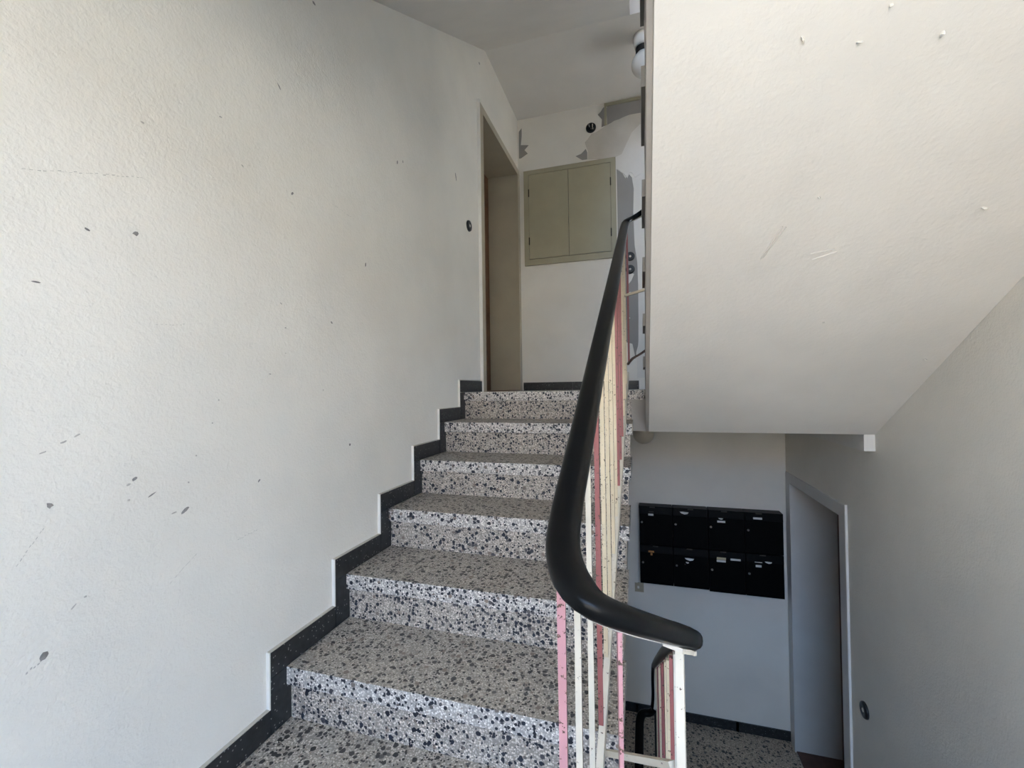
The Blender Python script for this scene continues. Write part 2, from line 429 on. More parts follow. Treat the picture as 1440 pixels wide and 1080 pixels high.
# ------------------------------------------------------------------ skirting tiles
bl = empty('baseboard_left', (0.0, -1.0, -1.0), 'black terrazzo skirting tiles stepping up the left wall', 'baseboard', kind='structure')
def tile(y0, y1, z0, z1, parent, edge=None):
    g = 0.0012
    bm = BM(); box(bm, WL-0.001, 0.0, y0+g, y1-g, z0+g, z1-g); obj('tile', bm, M['tile'], parent, 0.0008, seg=1)
w_ = 0.062
for k in range(0, 9):
    yf = -k*T-w_
    ye = 0.335 if k == 0 else -(k-1)*T-w_
    if k == 0:
        tile(yf, 0.30, 0.0, 0.076, bl); tile(0.30, ye, 0.0, 0.076, bl)
    else:
        tile(yf, ye, -k*H, -k*H+0.078, bl)
    bm = BM(); box(bm, WL-0.001, -0.0005, yf-(0.001), ye-0.001, -k*H+0.0775, -k*H+0.0800); obj('painted_edge', bm, M['grout'], bl)
    tile(yf, -k*H*0-k*T+0.0187, -(k+1)*H, -k*H, bl)
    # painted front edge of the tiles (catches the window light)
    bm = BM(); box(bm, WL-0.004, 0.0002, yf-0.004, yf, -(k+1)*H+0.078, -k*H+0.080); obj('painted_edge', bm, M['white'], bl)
bb = empty('baseboard_back', (0.6, YB, 0.0), 'black skirting tiles along the end wall of the upper landing', 'baseboard', kind='structure')
xx = 0.015
for wdt in (0.47, 0.47, 0.15):
    bm = BM(); box(bm, xx+0.001, min(xx+wdt, 1.075)-0.001, YB-0.012, YB+0.001, 0.0, 0.076); obj('tile', bm, M['tile'], bb, 0.0008, seg=1); xx += wdt
bb2 = empty('baseboard_back', (1.1, YB, ZL), 'black skirting tiles along the lower wall under the letterboxes', 'baseboard', kind='structure')
xx = 0.2
for i in range(5):
    bm = BM(); box(bm, xx+0.0007, min(xx+0.42, XR)-0.0007, YB-0.012, YB+0.001, ZL, ZL+0.076); obj('tile', bm, M['tile'], bb2, 0.0008, seg=1); xx += 0.4

# ------------------------------------------------------------------ doors
d1 = empty('door_1', (0.0, 0.86, 0.0), 'deep beige doorway with a dark wooden door at the top of the stairs on the left', 'door', kind='structure')
B('architrave', M['jamb'], (WL, 0.008, 0.345, 0.411, 0.0, 2.10), d1, 0.002)
B('architrave', M['jamb'], (WL, 0.008, 1.345, 1.412, 0.0, 2.10), d1, 0.002)
B('architrave', M['jamb'], (WL, 0.008, 0.411, 1.345, 2.045, 2.10), d1, 0.002)
B('painted_edge', M['white'], (WL, 0.0095, 0.334, 0.3445, 0.0, 2.112), d1)
B('jamb', M['jamb'], (-0.29, -0.0121, 1.348, 1.3745, 0.0, 2.07), d1, 0.001)
B('jamb', M['jamb'], (-0.29, -0.0121, 0.381, 0.408, 0.0, 2.07), d1, 0.001)
B('door_head', M['jamb'], (-0.29, -0.0121, 0.408, 1.348, 2.047, 2.07), d1, 0.001)
leaf = B('door_leaf', M['brown'], (-0.335, -0.292, 0.381, 1.3745, 0.004, 2.07), d1, 0.001)
bm = BM(); lathe(bm, [(0, 0), (0.012, 0), (0.012, 0.03), (0.024, 0.04), (0.026, 0.055), (0.015, 0.066), (0, 0.066)], (-0.291, 0.48, 1.02), (1, 0, 0)); obj('door_knob', bm, M['steel'], leaf, smooth=True)
B('threshold', M['brown'], (-0.29, -0.0005, 0.412, 1.345, 0.0002, 0.006), d1)
d2 = empty('door_2', (XR, 0.88, ZL), 'white framed doorway with a dark brown door on the lower right wall', 'door', kind='structure')
B('architrave', M['jambwhite'], (XR-0.010, XR+0.001, 0.360, 0.435, ZL, -0.682), d2, 0.002)
B('architrave', M['jambwhite'], (XR-0.010, XR+0.001, 1.320, 1.414, ZL, -0.682), d2, 0.002)
B('architrave', M['jambwhite'], (XR-0.010, XR+0.001, 0.435, 1.320, -0.757, -0.682), d2, 0.002)
B('painted_edge', M['white'], (XR-0.012, XR, 0.347, 0.3595, ZL, -0.675), d2)
B('jamb', M['jambwhite'], (XR+0.0002, 2.515, 1.322, 1.3645, ZL, -0.7205), d2, 0.001)
B('jamb', M['jambwhite'], (XR+0.0002, 2.515, 0.4005, 0.432, ZL, -0.7205), d2, 0.001)
B('door_head', M['jambwhite'], (XR+0.0002, 2.515, 0.432, 1.322, -0.755, -0.7205), d2, 0.001)
leaf = B('door_leaf', M['brown2'], (2.516, 2.56, 0.4005, 1.3645, ZL+0.004, -0.7205), d2, 0.001)
bm = BM(); lathe(bm, [(0, 0), (0.012, 0), (0.012, 0.03), (0.024, 0.04), (0.026, 0.055), (0.015, 0.066), (0, 0.066)], (2.515, 0.52, ZL+1.02), (-1, 0, 0)); obj('door_knob', bm, M['steel'], leaf, smooth=True)
B('threshold', M['brown2'], (XR+0.001, 2.515, 0.436, 1.320, ZL+0.0002, ZL+0.010), d2)

# window frames on the half landings (behind the viewer)
for w, lab in ((WIN, 'half landing window behind the viewer'), (WIN2, 'window one storey higher')):
    wf = empty('window_1' if w is WIN else 'window_2', ((w[0]+w[1])/2, YF, w[2]), lab, 'window', kind='structure')
    for d in ((w[0], w[0]+.05, w[2], w[3]), (w[1]-.05, w[1], w[2], w[3]), (w[0]+.05, w[1]-.05, w[2], w[2]+.05), (w[0]+.05, w[1]-.05, w[3]-.05, w[3])):
        B('window_frame', M['white'], (d[0], d[1], YF-0.13, YF-0.08, d[2], d[3]), wf)

# boxed pipe in the corner under the landing, right wall
struct(B('trim_1', M['white'], (2.158, XR, 0.019, YB, -0.322, -0.2351), bevel=0.003), 'small white boxed-in beam end under the right flight against the right wall', 'trim')

# ------------------------------------------------------------------ scuffs on the left wall, lifted paint on the soffit
def blob(n, r, ang, el):
    pts = []
    for i in range(n):
        a = 2*math.pi*i/n; rr = r*random.uniform(0.65, 1.2)
        u, v = rr*el*math.cos(a), rr/el*math.sin(a)
        pts.append((u*math.cos(ang)-v*math.sin(ang), u*math.sin(ang)+v*math.cos(ang)))
    return pts
SCUFF = [(-1.459, .999, .007, -.8, 2.2), (-1.407, .676, .008, .7, 1.3), (-1.873, .382, .007, .3, 1.1), (-1.963, .36, .005, -.3, 1.6), (-2.043, .232, .005, 0, 1.8),
 (-.058, 1.366, .016, -1.2, 2.2), (-1.595, .675, .004, -.6, 1.6), (-1.858, .646, .004, 0, 1.4), (-1.299, 1.407, .008, .1, 1.2), (-1.663, .777, .004, 0, 1.4), (-1.458, .3, .004, -.4, 1.8),
 (-1.44, .224, .0035, 0, 1.2), (-1.223, .273, .006, -.8, 1.5), (-1.503, .073, .004, 0, 1.5), (.398, 2.421, .012, 0, 1.1), (-1.01, .546, .009, 1.4, 1.6), (-1.441, .142, .003, 0, 1),
 (-.752, 1.108, .009, 1.5, 1.5), (-.70, 1.138, .007, 1.5, 1.5), (-2.024, -.196, .007, -.9, 1.2), (-1.878, -.175, .006, .5, 1.3), (-1.889, -.185, .004, .5, 1.4), (-1.889, -.22, .004, 0, 1.1),
 (-1.841, -.219, .005, .5, 2.2), (-1.764, -.275, .009, .7, 1.7), (-1.791, -.275, .0045, .2, 2.0), (-2.032, -.48, .009, .2, 1.1), (-1.987, -.408, .004, .8, 2.4), (-1.968, -.397, .003, 0, 1.1),
 (-1.546, -.248, .005, .8, 1.6), (-1.756, -.208, .003, 0, 1), (-1.736, -.144, .003, 0, 1), (-2.033, -.093, .004, .3, 2), (-2.003, -.077, .0045, .4, 1.8), (-1.981, -.066, .004, .5, 2),
 (-1.123, -.193, .006, 0, 1), (-1.692, -.064, .003, .0, 1), (-1.673, -.003, .003, .0, 1), (-1.27, .022, .0035, 0, 1)]
for i, (y, z, r, a, el) in enumerate(SCUFF):
    bm = BM(); prism(bm, [(y+u, z+v) for u, v in blob(8, r*0.8, a, el)], 'x', WL-0.0005, WL+0.0006)
    obj('scuff', bm, M['scuff'] if r > 0.0048 else M['scufflight'], wall_left)
# long faint scratches
for (a, b, n, wd) in (((-2.061, .439), (-1.852, .52), 22, .0014), ((-2.031, -.237), (-2.073, -.299), 9, .0018), ((-2.034, -.488), (-2.06, -.50), 5, .003),
                      ((-1.48, 1.06), (-1.462, 1.005), 5, .001), ((-1.83, .18), (-1.76, .19), 8, .0008), ((-1.62, -.40), (-1.55, -.39), 8, .001), ((-1.80, -.44), (-1.73, -.39), 8, .001), ((-1.21, .72), (-1.08, .71), 10, .001)):
    bm = BM()
    for i in range(n):
        t = (i+random.uniform(-.3, .3))/n; t2 = t+0.55/n
        p0 = Vector((a[0]+(b[0]-a[0])*t, a[1]+(b[1]-a[1])*t)); p1 = Vector((a[0]+(b[0]-a[0])*t2, a[1]+(b[1]-a[1])*t2))
        j = random.uniform(-.0015, .0015); h = wd*random.uniform(.5, 1.2)
        prism(bm, [(p0.x, p0.y+j), (p1.x, p1.y+j), (p1.x, p1.y+j+h), (p0.x, p0.y+j+h)], 'x', WL-0.0005, WL+0.0004)
    o = obj('scratch', bm, M['scufflight'], wall_left)
def soffit_pt(x, y, off=0.0):
    n = Vector((0, -SS, -1)).normalized()
    return Vector((x, y, -0.238-SS*y)) + n*off
for (x, y, r, a, el) in ((1.428, -1.522, .010, .9, 1.5), (1.687, -1.486, .011, .5, 1.0), (1.574, -1.545, .006, .2, 1.2), (1.568, -1.189, .007, .6, 1.2), (2.136, -.531, .012, .6, 1.8), (1.54, -1.499, .007, 0, 1.7), (1.729, -.741, .006, 0, 1.0), (1.975, -1.109, .010, .3, 2.0)):
    bm = BM(); pl = blob(9, r*0.55, a, el)
    A = [bm.verts.new(soffit_pt(x+u, y+v, 0.0)) for u, v in pl]; c = bm.verts.new(soffit_pt(x+random.uniform(-.3, .3)*r, y, 0.005))
    Bv = [bm.verts.new(soffit_pt(x+u*.6, y+v*.6, 0.0045*random.uniform(.3, 1))) for u, v in pl]
    for i in range(9):
        j = (i+1) % 9; bm.faces.new((A[i], A[j], Bv[j], Bv[i])); bm.faces.new((Bv[i], Bv[j], c))
    bm.faces.new(A[::-1])
    obj('paint_flake', bm, M['chip'], so_)
for (p0, p1) in (((1.498, -1.117), (1.462, -1.017)), ((1.507, -1.115), (1.468, -1.020)), ((1.60, -1.02), (1.66, -1.03)), ((1.61, -1.00), (1.67, -1.02))):
    bm = BM(); pa, pb = Vector(p0), Vector(p1); d = (pb-pa).normalized(); nn = Vector((-d.y, d.x))*0.0016
    q = [bm.verts.new(soffit_pt(*(pa+nn))), bm.verts.new(soffit_pt(*(pb+nn))), bm.verts.new(soffit_pt(*(pb-nn))), bm.verts.new(soffit_pt(*(pa-nn)))]
    t0, t1 = bm.verts.new(soffit_pt(*pa, 0.002)), bm.verts.new(soffit_pt(*pb, 0.002))
    bm.faces.new((q[0], q[1], t1, t0)); bm.faces.new((q[3], t0, t1, q[2])); bm.faces.new((q[0], t0, q[3])); bm.faces.new((q[1], q[2], t1)); bm.faces.new(q[::-1])
    obj('paint_ridge', bm, M['chip'], so_)

# ------------------------------------------------------------------ bare patches on the end wall
def patch(name, pts, mat, th):
    bm = BM(); prism(bm, pts, 'y', YB-th, YB+0.001); return obj(name, bm, mat, wall_back)
patch('rough_plaster', [(0.632, 2.286), (0.66, 2.31), (0.692, 2.352), (0.73, 2.36), (0.776, 2.379), (0.82, 2.405), (0.86, 2.414), (0.90, 2.435), (0.942, 2.441), (1.0, 2.458), (1.039, 2.464), (1.30, 2.462), (1.30, 1.95), (1.142, 1.97), (1.124, 1.917), (1.069, 1.893), (1.053, 1.928), (1.03, 1.948), (1.005, 1.894), (0.985, 1.93), (0.95, 1.961), (0.918, 1.991), (0.916, 2.104), (0.788, 2.105), (0.655, 2.124), (0.66, 2.2), (0.645, 2.24)], M['roughpatch'], 0.003)
patch('bare_plaster', [(0.90, 2.10), (0.96, 2.12), (1.0, 2.2), (1.05, 2.3), (1.12, 2.36), (1.30, 2.38), (1.30, 1.90), (1.124, 1.917), (1.069, 1.893), (1.053, 1.928), (1.03, 1.948), (1.005, 1.894), (0.985, 1.93), (0.95, 1.961), (0.918, 1.991)], M['whitepatch'], 0.0042)
patch('filler_patch', [(0.545, 2.172), (0.597, 2.185), (0.64, 2.224), (0.653, 2.188), (0.652, 2.125), (0.604, 2.127)], M['filler'], 0.002)
patch('filler_patch', [(0.002, 2.50), (0.03, 2.53), (0.03, 2.46), (0.02, 2.367), (0.097, 2.354), (0.056, 2.313), (0.087, 2.275), (0.018, 2.239), (0.0, 2.24)], M['filler'], 0.002)
patch('filler_patch', [(0.754, 2.52), (0.779, 2.54), (0.805, 2.576), (0.84, 2.568), (0.83, 2.411), (0.785, 2.398), (0.791, 2.47)], M['filler'], 0.002)
patch('filler_patch', [(0.837, 2.585), (1.30, 2.60), (1.30, 2.46), (1.039, 2.463), (0.942, 2.441), (0.835, 2.411)], M['filler'], 0.0025)
patch('filler_stripe', [(0.914, 1.99), (0.94, 1.965), (0.965, 1.942), (0.989, 1.896), (1.014, 1.938), (1.045, 1.896), (1.059, 1.794), (1.051, 1.58), (1.058, 1.286), (1.078, 1.131), (1.082, 0.93), (1.08, 0.636), (1.076, 0.425), (1.071, 0.383), (1.057, 0.334), (1.051, 0.264), (1.04, 0.321), (1.024, 0.405), (0.975, 0.42), (0.95, 0.43), (0.914, 1.20)], M['filler'], 0.0025)
patch('bare_plaster', [(0.985, 1.139), (1.025, 1.041), (1.05, 1.027), (1.024, 0.97), (0.985, 0.926)], M['whitepatch'], 0.0035)
patch('bare_plaster', [(0.985, 0.867), (1.022, 0.87), (1.02, 0.85), (0.985, 0.845)], M['whitepatch'], 0.0035)
patch('bare_plaster', [(0.985, 0.650), (1.012, 0.637), (0.985, 0.626)], M['whitepatch'], 0.0035)
patch('bare_plaster', [(1.045, 1.896), (1.069, 1.893), (1.124, 1.917), (1.30, 1.90), (1.30, 0.10), (1.06, 0.10), (1.06, 0.30), (1.071, 0.383), (1.08, 0.636), (1.082, 0.93), (1.078, 1.131), (1.058, 1.286), (1.051, 1.58), (1.059, 1.794)], M['whitepatch'], 0.0015)
tr = empty('trim_2', (0.97, YB, 2.5), 'leftover beige strip framing a bare patch high on the end wall', 'trim', kind='structure')
B('strip', M['beige'], (0.813, 1.30, YB-0.012, YB, 2.580, 2.606), tr); B('strip', M['beige'], (0.813, 0.833, YB-0.012, YB, 2.411, 2.580), tr)

# ------------------------------------------------------------------ wall cupboard
cup = empty('wall_cupboard', (0.47, YB, 1.19), 'shallow beige two-door service cupboard set in the landing end wall', 'cupboard')
yc = YB-0.022
for d in ((0.047, 0.905, 2.055, 2.097), (0.047, 0.905, 1.190, 1.245), (0.047, 0.095, 1.245, 2.055), (0.860, 0.905, 1.245, 2.055)):
    B('cupboard_frame', M['beige'], (d[0], d[1], yc, YB-0.0005, d[2], d[3]), cup, 0.002)
B('back_panel', M['gap'], (0.095, 0.860, YB-0.008, YB-0.0005, 1.245, 2.055), cup)
dl = B('cupboard_door', M['beige'], (0.098, 0.4735, yc-0.002, YB-0.009, 1.250, 2.051), cup, 0.0015)
dr = B('cupboard_door', M['beige'], (0.4775, 0.857, yc-0.002, YB-0.009, 1.250, 2.051), cup, 0.0015)
for par, xh in ((dl, 0.0965), (dr, 0.8585)):
    for zh in (1.42, 1.88):
        bm = BM(); lathe(bm, [(0, -.035), (.005, -.035), (.005, .035), (0, .035)], (xh, yc-0.004, zh), (0, 0, 1), 10); obj('hinge', bm, M['gap'], par, smooth=False)

# ------------------------------------------------------------------ round bell buttons
def bell(loc, nrm, label, r=0.040):
    e = empty('doorbell', loc, label, 'doorbell', 'round black doorbells')
    bm = BM(); lathe(bm, [(0, 0), (r, 0), (r, 0.006), (r*0.92, 0.012), (r*0.55, 0.015), (r*0.38, 0.012), (0, 0.012)], loc, nrm); obj('rosette', bm, M['bakelite'], e, smooth=True)
    bm = BM(); lathe(bm, [(r*0.25, 0.010), (r*0.25, 0.013), (r*0.18, 0.0145), (0, 0.015)], loc, nrm, 20); obj('button', bm, M['ivory'], e, smooth=True)
bell((WL, 0.143, 1.124), (1, 0, 0), 'round black doorbell on the left wall beside the beige doorway', 0.037)
bell((1.018, YB-0.002, 1.187), (0, -1, 0), 'upper of two round black doorbells on the landing end wall')
bell((1.016, YB-0.002, 1.072), (0, -1, 0), 'lower of two round black doorbells on the landing end wall')
bell((XR, 0.188, -1.724), (-1, 0, 0), 'round black doorbell on the lower right wall beside the white doorway', 0.042)

# open junction hole with wire ends
jb = empty('junction_box', (0.69, YB, 2.41), 'open round junction box with loose wire ends above the beige cupboard', 'junction box')
bm = BM(); lathe(bm, [(0.046, 0.0), (0.046, 0.006), (0.038, 0.006), (0.034, 0.001), (0, 0.001)], (0.69, YB, 2.41), (0, -1, 0)); obj('box_rim', bm, M['bakelite'], jb)
for i, (dx, dz, L) in enumerate(((-.012, .012, .03), (.014, .008, .035), (.002, -.014, .03), (.016, -.012, .024))):
    bm = BM(); lathe(bm, [(0, 0), (.0045, 0), (.0045, L), (0, L)], (0.69+dx, YB-0.001, 2.41+dz), (dx*8, -1, dz*14), 8); obj('wire', bm, M['ivory'] if i % 2 else M['filler'], jb)

# ------------------------------------------------------------------ lamps
la = empty('ceiling_lamp', (1.150, 0.755, 2.615), 'white globe lamp with black collar on the ceiling above the upper landing', 'lamp')
bm = BM(); lathe(bm, [(0, 0), (.072, 0), (.074, .03), (.066, .075), (.05, .085), (0, .085)], (1.150, .755, 2.615), (0, 0, -1)); obj('canopy', bm, M['opal'], la, smooth=True)
bm = BM(); lathe(bm, [(.05, .085), (.056, .09), (.056, .122), (.05, .13), (0, .13)], (1.150, .755, 2.615), (0, 0, -1)); obj('collar', bm, M['bakelite'], la)
bm = BM(); lathe(bm, [(.048, .13)] + [(.088*math.sin(a), .21-.088*math.cos(a)) for a in [math.radians(x) for x in range(35, 181, 8)]] + [(0, .298)], (1.150, .755, 2.615), (0, 0, -1)); obj('globe', bm, M['opal'], la, smooth=True)
lb = empty('ceiling_lamp', (1.101, 0.776, -0.235), 'dull glass dome lamp under the landing slab above the letterboxes', 'lamp')
bm = BM(); lathe(bm, [(0, 0), (.06, 0), (.06, .02), (0, .02)], (1.101, .776, -.235), (0, 0, -1)); obj('canopy', bm, M['opaldull'], lb)
bm = BM(); lathe(bm, [(.055, .02), (.072, .06)] + [(.076*math.sin(a), .092-.076*math.cos(a)) for a in [math.radians(x) for x in range(70, 181, 10)]], (1.101, .776, -.235), (0, 0, -1)); obj('globe', bm, M['opaldull'], lb, smooth=True)

# ------------------------------------------------------------------ letterboxes
YM = 1.325
cols = [(1.057, 1.327), (1.329, 1.602), (1.606, 1.876), (1.878, 2.152)]
rows = [(-1.333, -1.006), (-1.672, -1.337)]
row_n = ('top', 'bottom'); col_n = ('first', 'second', 'third', 'fourth')
locks = {(0, 0): (1.077, -1.143), (0, 1): (1.35, -1.142), (0, 2): (1.623, -1.144), (0, 3): (1.90, -1.148), (1, 0): (1.081, -1.486), (1, 1): (1.353, -1.487), (1, 2): (1.626, -1.494), (1, 3): (1.901, -1.496)}
notes = {(0, 0): [(1.152, -1.075, .042, .017, 0, 'paper'), (1.155, -1.05, .04, .006, 0, 'boxgrey')], (0, 1): [(1.418, -1.042, .068, .02, 1, 'paper')],
         (0, 2): [(1.702, -1.096, .060, .016, 0, 'paper'), (1.698, -1.073, .036, .012, 1, 'paper')], (0, 3): [(1.967, -1.048, .064, .015, 0, 'paper')],
         (1, 0): [(1.150, -1.387, .046, .014, 0, 'paperorange'), (1.152, -1.412, .016, .02, 0, 'paperorange')], (1, 1): [(1.453, -1.428, .074, .022, 1, 'paper'), (1.437, -1.457, .026, .014, 1, 'paper'), (1.418, -1.472, .010, .010, 1, 'boxgrey')],
         (1, 2): [(1.696, -1.394, .068, .018, 0, 'paperyellow'), (1.696, -1.418, .068, .017, 0, 'paper'), (1.801, -1.394, .074, .015, 0, 'paper')],
         (1, 3): [(1.968, -1.400, .054, .007, 0, 'paper'), (2.037, -1.394, .052, .015, 1, 'paper'), (1.969, -1.431, .042, .018, 0, 'paper')]}
desc = {(0, 0): 'with a small white name strip', (0, 1): 'with a torn triangular white sticker', (0, 2): 'with two white name strips', (0, 3): 'with one clean white name strip',
        (1, 0): 'with a faded orange sticker', (1, 1): 'with a crooked torn white sticker', (1, 2): 'with yellowed and white strips', (1, 3): 'with three small white strips'}
plates = {(0, 0): 1.164, (0, 1): 1.468, (0, 2): 1.724, (0, 3): 1.977, (1, 0): 1.185, (1, 1): 1.455, (1, 2): 1.712, (1, 3): 2.0}
for r, (z0, z1) in enumerate(rows):
    for c, (x0, x1) in enumerate(cols):
        zz0 = z0 - (0.006 if (r == 1 and c > 1) else 0) + (0.004 if r == 1 and c < 2 else 0)
        mb = empty('mailbox', ((x0+x1)/2, YB, zz0), 'black metal letterbox %s, %s row, %s from left' % (desc[(r, c)], row_n[r], col_n[c]), 'mailbox', 'black letterboxes on the lower wall')
        bm = BM(); box(bm, x0+0.0008, x1-0.0008, YM+0.006, YB-0.0005, zz0+0.0008, z1-0.0008)
        ob = obj('body', bm, [M['black'], M['boxgrey']], mb, 0.002)
        if r == 0:
            for p in ob.data.polygons:
                if p.normal.z > 0.8: p.material_index = 1
        dd = B('door', M['black'], (x0+0.004, x1-0.004, YM-0.001, YM+0.0062, zz0+0.004, z1-0.062), mb, 0.002)
        bm = BM(); prism(bm, [(YM-0.010, z1-0.058), (YM-0.004, z1-0.058), (YM+0.006, z1-0.006), (YM+0.000, z1-0.004)], 'x', x0+0.004, x1-0.004); fl = obj('flap', bm, M['black'], mb, 0.001)
        lx, lz = locks[(r, c)]
        bm = BM(); lathe(bm, [(0, 0), (.009, 0), (.009, .006), (.006, .009), (0, .009)], (lx, YM-0.001, lz), (0, -1, 0), 16); obj('lock', bm, M['steel'], mb)
        px = plates[(r, c)]
        B('name_plate', M['boxgrey'], (px-0.022, px+0.022, YM-0.006, YM+0.001, z1-0.010, z1-0.002), mb)
        for (nx, nz, w, h, crook, mt) in notes[(r, c)]:
            yy = YM-0.0022 if nz < z1-0.06 else YM-0.012
            if crook: pts = [(nx-w/2, nz+h*.45), (nx-w*.1, nz+h*.5), (nx+w/2, nz+h*.35), (nx+w*.38, nz-h*.3), (nx+w*.05, nz-h*.55), (nx-w*.35, nz-h*.1)]
            else: pts = [(nx-w/2, nz+h/2), (nx+w/2, nz+h/2), (nx+w/2, nz-h/2), (nx-w/2, nz-h/2)]
            bm = BM(); prism(bm, pts, 'y', yy, yy+0.0014 if yy > YM-0.01 else YM-0.0008); obj('sticker', bm, M[mt], mb)

# light switch and cable duct left of the letterboxes
sw = empty('light_switch', (1.046, YB, -1.752), 'small yellowed square light switch below left of the letterboxes', 'switch')
B('switch_plate', M['switch'], (1.008, 1.084, YB-0.012, YB-0.0003, -1.79, -1.712), sw, 0.003)
bm = BM(); prism(bm, [(YB-0.0125, -1.762), (YB-0.020, -1.757), (YB-0.016, -1.74), (YB-0.0125, -1.738)], 'x', 1.030, 1.046); obj('rocker', bm, M['ivory'], sw, 0.001)
tag(B('cable_duct', M['wall_back'], (1.010, 1.034, YB-0.012, YB-0.0003, -1.7115, -0.2355), bevel=0.002), 'slim painted vertical cable duct running down to the light switch', 'cable duct')

# ------------------------------------------------------------------ railing
def catmull(P, n=10):
    P = [Vector(p) for p in P]; out = []
    Q = [2*P[0]-P[1]] + P + [2*P[-1]-P[-2]]
    for i in range(1, len(Q)-2):
        a, b, c, d = Q[i-1], Q[i], Q[i+1], Q[i+2]
        L = max(1, min(n, int((c-b).length/0.012)))
        for k in range(L):
            t = k/L
            out.append(0.5*((2*b)+(c-a)*t+(2*a-5*b+4*c-d)*t*t+(3*b-a-3*c+d)*t**3))
    out.append(P[-1]); return out
def frames(path):
    fr = []; prev = None
    for i, p in enumerate(path):
        t = (path[min(i+1, len(path)-1)]-path[max(i-1, 0)]).normalized()
        s = t.cross(Vector((0, 0, 1)))
        if s.length < 0.35 and prev is not None:
            s = prev - t*prev.dot(t)
        s.normalize()
        if prev is not None and s.dot(prev) < -0.2: s = -s
        u = s.cross(t).normalized(); prev = s
        fr.append((p, t, s, u))
    return fr
def sweep(bm, fr, prof, off=0.0):
    rings = [[bm.verts.new(p+s*a+u*(b+off)) for a, b in prof] for p, t, s, u in fr]
    n = len(prof)
    for A, Bq in zip(rings, rings[1:]):
        for i in range(n):
            j = (i+1) % n; bm.faces.new((A[i], A[j], Bq[j], Bq[i]))
    bm.faces.new(rings[0][::-1]); bm.faces.new(rings[-1])
def rail_left(y): return (1.014+0.02*y, y, 0.5826*y+0.95)
P = [(1.172, -2.15, 2.42), (1.172, -1.2, 1.82), (1.172, -.25, 1.22), (1.168, -.05, 1.105), (1.150, .045, 1.06), (1.109, .085, 1.042), (1.062, .085, 1.02), (1.026, .045, .99)]
P += [rail_left(y) for y in (-.03, -.4, -.9, -1.4, -1.8, -1.92)]
P += [(.982, -1.995, -.199), (1.001, -2.043, -.219), (1.029, -2.058, -.237), (1.064, -2.027, -.265), (1.107, -1.945, -.316), (1.142, -1.865, -.364)]
P += [(1.149, -1.76, -.430), (1.146, -1.2, -.782), (1.143, -.5, -1.227), (1.143, -.08, -1.495), (1.140, .03, -1.58), (1.139, .075, -1.67), (1.139, .085, -1.78), (1.130, .088, -1.855), (1.105, .088, -1.882), (1.070, .082, -1.888), (1.052, .05, -1.90), (1.046, -.02, -1.945), (1.042, -.3, -2.11), (1.04, -.9, -2.46)]
path = catmull(P, 14); fr = frames(path)
rail = empty('stair_railing', (1.07, -1.0, ZM), 'cream and maroon bar railing with thick black handrail winding around the stairwell', 'railing')
prof = []
for i in range(20):
    a = 2*math.pi*i/20; c, s = math.cos(a), math.sin(a)
    prof.append((0.0235*math.copysign(abs(c)**0.75, c), 0.0150*math.copysign(abs(s)**0.75, s)))
bm = BM(); sweep(bm, fr, prof); obj('handrail', bm, M['rail'], rail, smooth=True)
bm = BM(); sweep(bm, fr, [(-.007, -.0025), (.007, -.0025), (.007, .0025), (-.007, .0025)], -0.0135); obj('support_bar', bm, M['barwhite'], rail)
# bottom bar parallel to the handrail: left flight, half landing turn, right flight
HB = 0.885
def low(y): return (1.014+0.02*y, y, 0.5826*y+0.065)
bm = BM(); sweep(bm, frames(catmull([(1.150, -.03, .262), (1.132, .045, .240), (1.09, .075, .212), (1.045, .062, .185), (1.018, .02, .150)], 6)), [(-.005, -.006), (.005, -.006), (.005, .006), (-.005, .006)]); obj('bottom_bar', bm, M['rust_brown'], rail)
PB = [(1.0152, .035, .090), low(-.05), low(-.5), low(-1.0), low(-1.5), low(-1.92), (.982, -1.995, -1.11), (1.001, -2.043, -1.13), (1.029, -2.058, -1.15), (1.064, -2.027, -1.175), (1.101, -1.945, -1.22), (1.132, -1.865, -1.265), (1.139, -1.76, -1.32), (1.141, -1.2, -1.677), (1.143, -.5, -2.12), (1.144, -.08, -2.39)]
pb = frames(catmull(PB, 10))
bm = BM(); sweep(bm, pb, [(-.008, -.018), (.008, -.018), (.008, .018), (-.008, .018)]); obj('bottom_bar', bm, M['offwhite'], rail)
PU = [(1.172, -2.15, 1.56), (1.172, -1.2, .955), (1.172, -.25, .36), (1.168, -.07, .272), (1.150, -.022, .2505)]
bm = BM(); sweep(bm, frames(catmull(PU, 6)), [(-.008, -.012), (.008, -.012), (.008, .012), (-.008, .012)]); obj('bottom_bar', bm, M['offwhite'], rail)
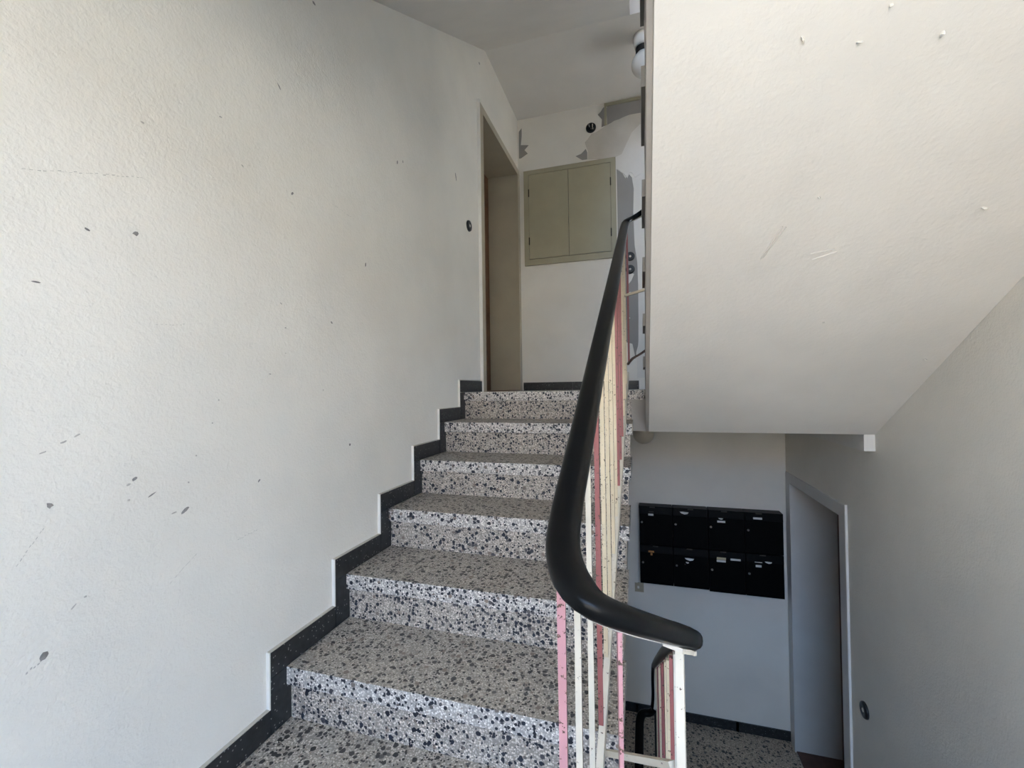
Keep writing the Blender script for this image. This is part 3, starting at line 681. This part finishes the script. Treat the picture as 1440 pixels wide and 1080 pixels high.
def bar(x, y, ztop, zbot, ang, mat, w=0.012, d=0.006, worn=True, name='baluster'):
    """flat bar, w across the rail, d along it; ang = direction of the rail in plan"""
    bm = BM(); c, s = math.cos(ang), math.sin(ang)
    pts = [(-d/2, -w/2), (d/2, -w/2), (d/2, w/2), (-d/2, w/2)]
    L = [bm.verts.new((x+u*c-v*s, y+u*s+v*c, zbot)) for u, v in pts]
    N = max(1, int((ztop-zbot)/0.25)); rows_ = [L]
    for i in range(1, N+1):
        z = zbot+(ztop-zbot)*i/N; j = 0.0007
        rows_.append([bm.verts.new((x+u*c-v*s+random.uniform(-j, j), y+u*s+v*c, z)) for u, v in pts])
    for A, Bq in zip(rows_, rows_[1:]):
        for i in range(4):
            k = (i+1) % 4; bm.faces.new((A[i], A[k], Bq[k], Bq[i]))
    bm.faces.new(rows_[0][::-1]); bm.faces.new(rows_[-1])
    o = obj(name, bm, [M[mat], M['rust_brown']], rail, 0.0008, seg=1)
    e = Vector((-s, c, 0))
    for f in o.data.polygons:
        if worn and abs(f.normal.dot(e)) > 0.9: f.material_index = 1     # worn narrow edges, with side shade put into the brown
    return o
seq = 'p w w m c c c c m m m c c c m'.split(); nm = {'p': 'pink', 'w': 'offwhite', 'm': 'maroon', 'c': 'cream'}  # w bars are cream too; window light is put into their paler colour
ys = [-1.966, -1.823, -1.664, -1.507, -1.368, -1.228, -1.075, -.93, -.79, -.65, -.507, -.36, -.22, -.08, .046]
for s, y in zip(seq, ys):
    x = 1.014+0.02*y if y > -1.95 else .9765
    zt = 0.5826*y+0.95-0.022
    zb = 0.5826*y+0.084
    if y > 0: x, zt, zb = 1.027, .968, .16
    bar(x-0.003, y, zt, zb, math.pi/2, nm[s], 0.0115, 0.009)
# bars at the half landing turn and down the right flight
bar(1.056, -2.035, -.276, -1.165, 0.12, 'pink', 0.012, 0.005, worn=False)
bar(1.1355, -1.866, -.378, -1.262, 1.4, 'offwhite', 0.0125, 0.010, worn=False)
cols_d = ['barwhite', 'maroon', 'cream', 'cream', 'maroon', 'maroon', 'cream', 'cream', 'maroon', 'maroon', 'cream', 'cream']
for i, cname in enumerate(cols_d):
    y = -1.735+0.145*i
    if y > -.1: break
    zr = -.425-.6366*(y+1.76)
    bar(1.139+0.002*i/6, y, zr-0.025, zr-HB+0.01, math.pi/2, cname, 0.012, 0.010)
# bars of the flight going up
for i in range(14):
    y = -.1-0.146*i
    bar(1.172, y, 1.22-.6316*(y+.25)-.022, .36-.6263*(y+.25)+.01, math.pi/2, ['cream', 'maroon', 'cream', 'cream'][i % 4], 0.012, 0.010)
bm = BM(); sweep(bm, [(p+u*-.0185, t, s_, u) for p, t, s_, u in fr if -1.91 < p.y < -1.82 and p.x > 1.09 and p.z < 0], [(-.014, -.003), (.014, -.003), (.014, .003), (-.014, .003)]); obj('bracket', bm, M['offwhite'], rail)
B('newel_post', M['bakelite'], (1.130, 1.158, .075, .10, ZL, -1.70), rail)
B('newel_post', M['offwhite'], (1.164, 1.180, -.06, -.04, .17, 1.09), rail)
# short link bars between the two flights
def link(p0, p1, w, mat):
    bm = BM(); a, b = Vector(p0), Vector(p1); t = (b-a).normalized(); s = t.cross(Vector((0, 0, 1))).normalized(); u = s.cross(t)
    sweep(bm, [(a, t, s, u), (a.lerp(b, .5), t, s, u), (b, t, s, u)], [(-w, -w*.9), (w, -w*.9), (w, w*.9), (-w, w*.9)]); obj('link_bar', bm, M[mat], rail, 0.0008, seg=1)
link((.986, -1.506, -.860), (1.129, -1.735, -.668), .0065, 'offwhite')
link((1.010, -.20, .503), (1.172, -.246, .53), .0065, 'cream')
